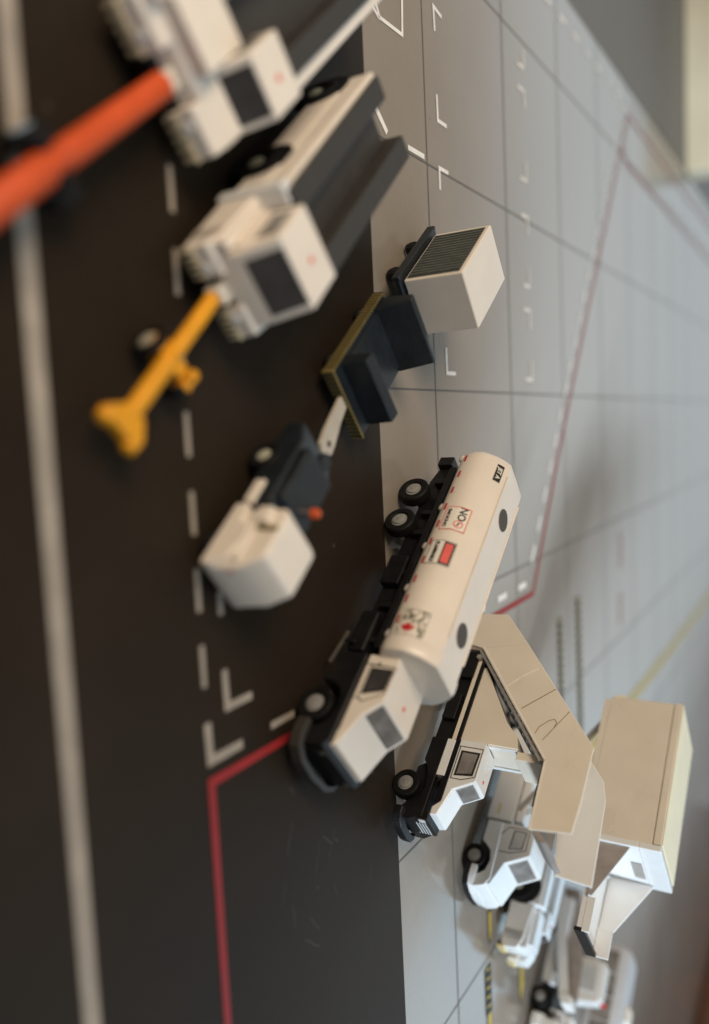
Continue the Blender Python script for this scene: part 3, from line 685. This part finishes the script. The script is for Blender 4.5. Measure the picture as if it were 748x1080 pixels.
def make_towbar(label, x, y, a, L, bar, hub, head=True, r=.023, zs=.095, wr=.05):
    T = thing('tow_bar', label, 'tow bar', x, y, a, group='tow bars at the noses of the tugs')
    MB().lathe((0, 0, 0), (1, 0, 0), [(r * .7, 0), (r, .01), (r, L * .46), (r * .8, L * .47), (r * .8, L * .52), (r * 1.1, L * .53), (r * 1.1, L * .93), (r * .8, L * .95)], 28).obj('shaft', M[bar], T).location = (0, 0, zs)
    ax = L * .47
    MB().box(ax - .025, ax + .025, -.060, .060, wr - .015, zs).obj('axle', M['black'] if bar == 'redbar' else M[bar], T, .006)
    for y_ in ((-.062, .080) if head else (-.082, .062)):
        t_ = wheel(T, ax, y_, wr, wr, .030, hub, .42 if head else .52, -1)
        MB().lathe((0, 0, 0), (0, 1, 0), [(wr * .42, .010), (wr * .42, .0185), (wr * .3, .020)], 24).obj('hub', M[hub], t_)
    if head:
        MB().box(ax - .045, ax + .030, .078, .112, wr - .01, wr + .050).obj('mudguard', M[bar], T, .014, seg=3)
        MB().loft([[(L * .86, -.028, zs - .025), (L * .86, .028, zs - .025), (L * .86, .028, zs + .025), (L * .86, -.028, zs + .025)], [(L * .95, -.070, zs - .03), (L * .95, .070, zs - .03), (L * .95, .070, zs + .024), (L * .95, -.070, zs + .024)], [(L, -.066, zs - .025), (L, .066, zs - .025), (L, .066, zs + .02), (L, -.066, zs + .02)]]).obj('tow_head', M[bar], T, .010, seg=3)
        for s in (-1, 1): MB().lathe((L + .002, s * .052, zs - .002), (1, 0, 0), [(.022, -.02), (.022, .006), (.012, .012)], 20).obj('pin', M['orange'] if False else M[bar], T)
    return T
make_towbar('amber yellow tow bar with forked head pinned to the nose of the tug', -.228, -1.630, -.822, .545, 'yellowbar', 'palehub')
make_towbar('thick red orange tow bar with blue grey wheels crossing the long white line', -.735, -1.80, -.915, .95, 'redbar', 'bluehub', head=False, r=.035, zs=.112, wr=.055)

# ------------------------------------------------------------------ ground power cart
def make_gpu():
    T = thing('power_cart', 'boxy white power cart with a dark louvred side on a black trailer frame', 'cart', -.3115, -.4223, -.9305)
    w, L, z0, z1 = .1244, .3905, .110, .362
    MB().box(-L, 0, -w, w, z0, z1).obj('housing', M['white'], T, .007, seg=3)
    y = -w
    p = MB().box(-L + .020, -.014, y - .0015, y + .004, z0 + .010, z1 - .018).obj('louvre_panel', M['louvre'], T, 0)
    b = MB(); n = 15
    for i in range(n):
        xx = -L + .026 + (L - .046) * i / n
        b.box(xx, xx + .0055, y - .0042, y - .001, z0 + .012, z1 - .020)
    b.obj('louvre_slats', M['slat'], p, 0)
    f = MB(); f.box(-L - .03, .02, -w - .018, w + .018, .078, .104); f.box(-L - .03, .02, -w - .028, -w - .008, .070, .108); f.box(-L + .02, .05, -.05, .05, .05, .08)
    f.obj('trailer_frame', M['blueblack'], T, .006)
    for x in (-.085, -.30):
        for s in (-1, 1):
            wheel(T, x, s * (w + .012), .036, .030, .036, 'rubber', .5, s)
    MB().bar((.0, 0, .068), (.13, 0, .075), .022, .022).obj('drawbar', M['deck'], T, .004)
    MB().lathe((.0, 0, 0), (0, 0, 1), [(.010, .05), (.010, .12)], 16).obj('pin', M['black'], T)
    return T
make_gpu()

def make_striped():
    T = thing('flat_tractor', 'flat blue black tractor with yellow hazard striped skirt and two raised blocks', 'tractor', .0745, -.9227, -.897)
    w, L = .147, .4934
    MB().box(-L, 0, -w, w, .048, .088).obj('deck', M['blueblack'], T, .006)
    sk = MB()
    sk.box(-L - .004, .010, -w - .010, -w - .002, .046, .094); sk.box(.002, .010, -w - .002, w + .002, .046, .094)
    skirt = sk.obj('skirt', M['hazdull'], T, .002)
    b = MB(); n = 26
    for i in range(n):
        xx = -L + (L + .004) * i / n
        b.loft([[(xx, y_, .048), (xx + .007, y_, .048), (xx + .011, y_, .0925), (xx + .004, y_, .0925)] for y_ in (-w - .0115, -w - .0095)])
        b.loft([[(xx, y_, .0935), (xx + .007, y_, .0935), (xx + .007, y_, .0948), (xx, y_, .0948)] for y_ in (-w - .0105, -w - .0025)])
    for i in range(16):
        yy = -w + 2 * w * i / 16
        b.loft([[(x_, yy, .048), (x_, yy + .008, .048), (x_, yy + .012, .0925), (x_, yy + .004, .0925)] for x_ in (.0095, .0115)])
    b.obj('black_stripes', M['ink'], skirt, 0, False)
    MB().prism([(-.125, .085), (-.118, .196), (-.065, .190), (-.058, .085)], -w + .012, w - .006).obj('front_block', M['blueblack'], T, .008, seg=3)
    MB().prism([(-.485, .085), (-.478, .222), (-.435, .232), (-.395, .085)], -w + .006, w + .002).obj('rear_block', M['blueblack'], T, .008, seg=3)
    MB().prism([(-.40, .086), (-.40, .094), (-.13, .094), (-.13, .086)], -w + .02, w - .02).obj('deck_plate', M['blueblack'], T, .002)
    for x in (-.10, -.39):
        for s in (-1, 1): wheel(T, x, s * (w - .004), .040, .040, .030, 'deck', .5, s)
    # pale hitch eye at the nose
    b = MB(); b.loft([[(0.0, -.050, z), (.12, -.036, z), (.17, -.030, z), (.225, -.016, z), (.240, 0.014, z), (.232, .044, z), (.20, .060, z), (.16, .050, z), (.08, .020, z), (0.0, .0, z)] for z in (.066, .084)])
    h = b.obj('hitch', M['shaded_white'], T, .004)
    MB().lathe((.190, .018, .085), (0, 0, 1), [(.011, -.002), (.011, .001)], 24).obj('eye', M['hatch'], h)
    return T
make_striped()

def make_tractor():
    T = thing('baggage_tractor', 'small blurred tractor with stepped white cab, dark blue body and orange beacon', 'tractor', .595, -1.660, -.868)
    w = .105
    bd = MB(); bd.prism([(-.60, .06), (-.60, .13), (-.52, .165), (-.25, .175), (-.22, .06)], -w, w); bd.box(-.50, -.28, -w + .02, w - .02, .16, .195)
    bd.obj('body', M['blueblack'], T, .012, seg=3)
    MB().prism([(-.24, .055), (-.24, .105), (-.165, .115), (-.165, .150), (-.10, .165), (-.03, .140), (.0, .085), (-.005, .05)], -w, w).obj('bonnet', M['white'], T, .010, seg=3)
    c = MB().prism([(-.235, .12), (-.235, .235), (-.205, .255), (-.055, .250), (-.012, .185), (.0, .085), (-.06, .085)], -w + .018, w - .004).obj('cab', M['white'], T, .012, seg=3)
    MB().box(-.33, -.235, -w - .010, -w + .045, .085, .125).obj('side_step', M['white'], T, .008)
    b = MB().box(-.16, -.145, -w + .010, -w + .019, .13, .245).obj('door_seam', M['hazdull'], c, .002)
    MB().lathe((-.030, -w * .62, .140), (1, 0, .2), [(.008, 0), (.008, .022), (.005, .025)], 20).obj('headlight', M['palered'], T)
    MB().box(-.20, -.03, -w + .004, -w + .020, .150, .172).obj('cab_step', M['white'], T, .006)
    MB().box(-.225, -.165, -w - .004, -w + .03, .155, .205).obj('cab_step', M['white'], T, .008)
    for x in (-.44, -.10):
        for s in (-1, 1): wheel(T, x, s * (w + (.008 if x < -.2 else -.012)), .055, .055, .032, 'palehub' if x < -.2 else 'rubber', .36, s)
    MB().tube([(-.30, -.01, .18), (-.335, .045, .215)], .007).obj('beacon_post', M['hatch'], T)
    MB().lathe((-.335, .045, .205), (0, 0, 1), [(.010, 0), (.0165, .006), (.017, .022), (.012, .032), (.003, .034)], 24).obj('beacon', M['beacon'], T)
    MB().lathe((-.56, .04, .15), (0, 0, 1), [(.03, 0), (.03, .014)], 24).obj('hitch_plate', M['blueblack'], T)
    return T
make_tractor()

# ------------------------------------------------------------------ the cluster at the bottom right
def make_utility():
    """white flat tug beyond the catering truck"""
    return make_tug('white flat tug with hazard striped nose just beyond the catering truck cab', 3.03, .50, -.9, .15, (.02, .135), .235, (-.29, -.17, -.12, .15), 0, 'cool_lit_white', L=.80, zd=.235, whubs=(-.33, -.68), teeth='hazbright', white='cool_lit_white')
make_utility()

def make_beltloader():
    T = thing('belt_loader', 'white belt loader with a long brown conveyor belt sloping above its body', 'belt loader', 3.7164, 1.1173, -.9)
    w = .13
    MB().prism([(-.62, .045), (-.62, .135), (-.11, .135), (-.085, .10), (-.09, .045)], -.118, .118).obj('body', M['cool_lit_white'], T, .008, seg=3)
    MB().prism([(.085, .045), (.085, .10), (.11, .14), (.30, .14), (.32, .10), (.32, .045)], -.118, .118).obj('front_body', M['cool_lit_white'], T, .008, seg=3)
    MB().box(-.12, .12, -.10, .10, .05, .135).obj('wheel_box', M['black'], T, .004)
    MB().box(-.16, -.08, -w - .004, -.08, .09, .135).obj('fender', M['cool_lit_white'], T, .010, seg=3)
    MB().box(.09, .17, -w - .004, -.08, .035, .085).obj('fender', M['cool_lit_white'], T, .010, seg=3)
    for x in (0.0, -.45):
        for s in (-1, 1): wheel(T, x, s * w, .0595, .0595, .045, 'hub', .42, s)
    # conveyor
    A = (-.86, 0, .03); Bp = (.02, 0, .215)
    MB().bar((-.70, -.185, .040), (-.005, -.185, .215), .014, .056).obj('belt_rail', M['cool_lit_white'], T, .003)
    MB().prism([(-.70, .05), (-.03, .225), (-.03, .262), (-.28, .250), (-.70, .150)], -.060, -.048).obj('belt_rail', M['belt'], T, .003)
    MB().bar((-.70, -.118, .045), (-.01, -.118, .222), .118, .016).obj('conveyor_belt', M['belt'], T, .003)
    MB().bar((-.03, -.118, .222), (.02, -.118, .232), .155, .062).obj('belt_end_cap', M['cool_lit_white'], T, .006)
    # driver cab
    c = MB().prism([(-.34, .13), (-.34, .365), (-.10, .355), (-.06, .15), (-.10, .13)], .045, .150).obj('cab', M['cool_lit_white'], T, .008, seg=3)
    MB().box(-.30, -.15, .040, .047, .235, .325).obj('side_window', M['paleglass'], c, .002)
    MB().box(.03, .26, .0, .125, .13, .245).obj('engine_box', M['cool_lit_white'], T, .008, seg=3)
    b = MB()
    for k in range(3): b.box(.07, .20, -.0035, .001, .165 + .02 * k, .172 + .02 * k)
    b.obj('vents', M['greyink'], T, 0)
    MB().box(-.33, -.12, .050, .145, .355, .372).obj('cab_roof', M['cool_lit_white'], T, .006)
    MB().box(.10, .24, -.120, -.010, .135, .190).obj('tool_box', M['cool_lit_white'], T, .008, seg=3)
    MB().tube([(.05, -.10, .13), (.05, -.10, .21), (.22, -.10, .21), (.22, -.10, .13)], .006).obj('guard_rail', M['cool_lit_white'], T)
    MB().lathe((-.12, .135, .36), (0, 0, 1), [(.014, 0), (.015, .022), (.006, .030)], 20).obj('beacon', M['redink'], T)
    return T
make_beltloader()

def make_bus():
    T = thing('shuttle_bus', 'pale grey shuttle bus with dark window panels at the lower right', 'bus', 4.47, 1.30, -.92)
    w, L, H = .18, .95, .40
    ring = []
    for k in range(9):
        t = math.pi / 2 * k / 8; ring.append((w - .09 + .09 * math.cos(t), H - .09 + .09 * math.sin(t)))
    ring = [(w, .06)] + ring + [(-y_, z_) for y_, z_ in ring[::-1]] + [(-w, .06)]
    xs = [(-L + .0, .93), (-L + .012, .97), (-L + .03, 1), (.04, 1), (.07, .97), (.085, .92)]
    body = MB().loft([[(x, y_ * s, .22 + (z_ - .22) * s) for y_, z_ in ring] for x, s in xs]).obj('body', M['bus'], T)
    for s in (-1, 1):
        for k in range(6):
            x0 = -L + .05 + .150 * k
            MB().box(x0, x0 + .138, s * w - .003, s * w + .003, .215, .335).obj('window', M['glass'], body, .004)
        MB().box(-L + .05, .03, s * w - .002, s * w + .0035, .160, .172).obj('side_line', M['greyink'], body, 0)
    MB().box(.080, .090, -.14, .14, .18, .32).obj('windscreen', M['darkglass'], body, .004)
    MB().box(-.62, -.52, -.06, .06, H - .002, H + .028).obj('roof_unit', M['label'], body, .008)
    for x in (-.12, -.82):
        for s in (-1, 1): wheel(T, x, s * (w + .004), .065, .065, .05, 'hub', .42, s)
    return T
make_bus()

# ------------------------------------------------------------------ camera
R = [[0.04733496626005701, 0.9939780305522952, 0.09882851687918742], [0.5100923628318018, -0.10911982340953312, 0.8531697635990986], [0.8588161516586822, 0.01002690971600314, -0.5121857853667148]]
cam_d = bpy.data.cameras.new('camera'); cam = bpy.data.objects.new('camera', cam_d); C.objects.link(cam); S.camera = cam
m = Matrix(((R[0][0], -R[0][1], -R[0][2], 0.16483), (R[1][0], -R[1][1], -R[1][2], -3.45748), (R[2][0], -R[2][1], -R[2][2], 1.61286), (0, 0, 0, 1)))
cam.matrix_world = m
cam_d.sensor_fit = 'VERTICAL'; cam_d.sensor_height = 36; cam_d.sensor_width = 24.93; cam_d.lens = 36 * 866.57 / 1080
cam_d.clip_start = 0.05; cam_d.clip_end = 300
cam_d.dof.use_dof = True; cam_d.dof.focus_distance = 3.48; cam_d.dof.aperture_fstop = 0.33; cam_d.dof.aperture_blades = 0

# ------------------------------------------------------------------ light
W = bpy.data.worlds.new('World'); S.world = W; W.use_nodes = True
nt = W.node_tree; N = nt.nodes; L = nt.links; bg = N['Background']
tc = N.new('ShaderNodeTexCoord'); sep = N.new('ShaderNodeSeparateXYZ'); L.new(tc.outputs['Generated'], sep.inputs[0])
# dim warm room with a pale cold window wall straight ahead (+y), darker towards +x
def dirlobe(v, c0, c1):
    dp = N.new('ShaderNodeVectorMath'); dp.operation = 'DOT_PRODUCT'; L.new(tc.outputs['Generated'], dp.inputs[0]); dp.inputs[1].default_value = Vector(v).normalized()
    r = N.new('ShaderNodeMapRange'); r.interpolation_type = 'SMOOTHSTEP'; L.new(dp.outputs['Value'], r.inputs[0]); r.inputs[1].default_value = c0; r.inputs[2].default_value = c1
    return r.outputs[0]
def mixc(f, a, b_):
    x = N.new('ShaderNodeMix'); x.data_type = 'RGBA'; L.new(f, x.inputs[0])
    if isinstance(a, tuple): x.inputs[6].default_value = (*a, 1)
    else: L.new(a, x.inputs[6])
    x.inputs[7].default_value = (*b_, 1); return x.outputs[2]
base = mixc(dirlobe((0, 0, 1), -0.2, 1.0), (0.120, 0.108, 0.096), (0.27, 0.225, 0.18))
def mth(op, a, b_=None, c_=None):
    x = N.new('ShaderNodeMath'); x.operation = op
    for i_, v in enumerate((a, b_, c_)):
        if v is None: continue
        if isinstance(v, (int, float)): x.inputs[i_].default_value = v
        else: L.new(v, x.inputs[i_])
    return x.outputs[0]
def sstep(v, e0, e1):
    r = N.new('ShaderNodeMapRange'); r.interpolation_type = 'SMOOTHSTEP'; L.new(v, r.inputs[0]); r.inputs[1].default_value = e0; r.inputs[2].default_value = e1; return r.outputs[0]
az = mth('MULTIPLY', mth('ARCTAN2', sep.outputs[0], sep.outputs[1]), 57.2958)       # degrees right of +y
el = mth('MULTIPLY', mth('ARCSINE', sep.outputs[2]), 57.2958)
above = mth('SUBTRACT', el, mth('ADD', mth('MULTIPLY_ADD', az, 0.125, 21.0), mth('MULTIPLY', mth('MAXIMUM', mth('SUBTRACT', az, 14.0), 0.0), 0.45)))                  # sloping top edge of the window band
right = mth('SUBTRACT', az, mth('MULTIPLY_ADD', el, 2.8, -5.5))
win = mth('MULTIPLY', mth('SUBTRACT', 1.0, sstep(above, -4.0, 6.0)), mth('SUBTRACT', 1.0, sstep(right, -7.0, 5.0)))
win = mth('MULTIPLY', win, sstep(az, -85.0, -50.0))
# slanted dark band added as a window bar, for the streak it reflects
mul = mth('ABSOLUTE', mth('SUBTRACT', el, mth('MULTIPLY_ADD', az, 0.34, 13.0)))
dark_band = mth('MULTIPLY', mth('SUBTRACT', 1.0, sstep(mul, 1.3, 2.6)), sstep(az, -3.0, 6.0))
win = mth('MULTIPLY', win, mth('SUBTRACT', 1.0, mth('MULTIPLY', dark_band, 1.0)))
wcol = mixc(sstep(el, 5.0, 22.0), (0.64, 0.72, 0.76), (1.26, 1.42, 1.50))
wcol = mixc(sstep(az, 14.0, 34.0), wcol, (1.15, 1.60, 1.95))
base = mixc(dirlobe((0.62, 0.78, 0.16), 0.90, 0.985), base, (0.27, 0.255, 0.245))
dark = mixc(dark_band, base, (0.045, 0.032, 0.022))
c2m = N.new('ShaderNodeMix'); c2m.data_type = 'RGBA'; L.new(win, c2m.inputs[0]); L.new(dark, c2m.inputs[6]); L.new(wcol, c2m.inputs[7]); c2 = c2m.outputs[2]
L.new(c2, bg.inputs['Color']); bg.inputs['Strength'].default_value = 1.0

def area(name, loc, target, size, power, col, sy=None, spread=180):
    d_ = bpy.data.lights.new(name, 'AREA'); d_.energy = power; d_.color = col; d_.size = size; d_.spread = math.radians(spread)
    if sy: d_.shape = 'RECTANGLE'; d_.size_y = sy
    o_ = bpy.data.objects.new(name, d_); C.objects.link(o_); o_.location = loc
    o_.rotation_euler = (Vector(target) - Vector(loc)).to_track_quat('-Z', 'Y').to_euler(); return o_
area('ceiling_lamp', (-4.6, -4.8, 5.7), (0.3, -0.5, 0), 3.6, 560, (1.0, 0.81, 0.60))
sp = bpy.data.lights.new('window_light', 'SPOT'); sp.energy = 9000; sp.color = (0.76, 0.89, 1.0); sp.spot_size = math.radians(25); sp.spot_blend = 0.18; sp.shadow_soft_size = 0.55
so = bpy.data.objects.new('window_light', sp); C.objects.link(so); so.location = (10.5, -10.0, 4.6)
so.rotation_euler = (Vector((3.5, 1.5, 0)) - Vector(so.location)).to_track_quat('-Z', 'Y').to_euler()

S.view_settings.view_transform = 'Standard'; S.view_settings.look = 'None'; S.view_settings.exposure = 0; S.view_settings.gamma = 1
S.render.engine = 'CYCLES'; S.cycles.use_denoising = True
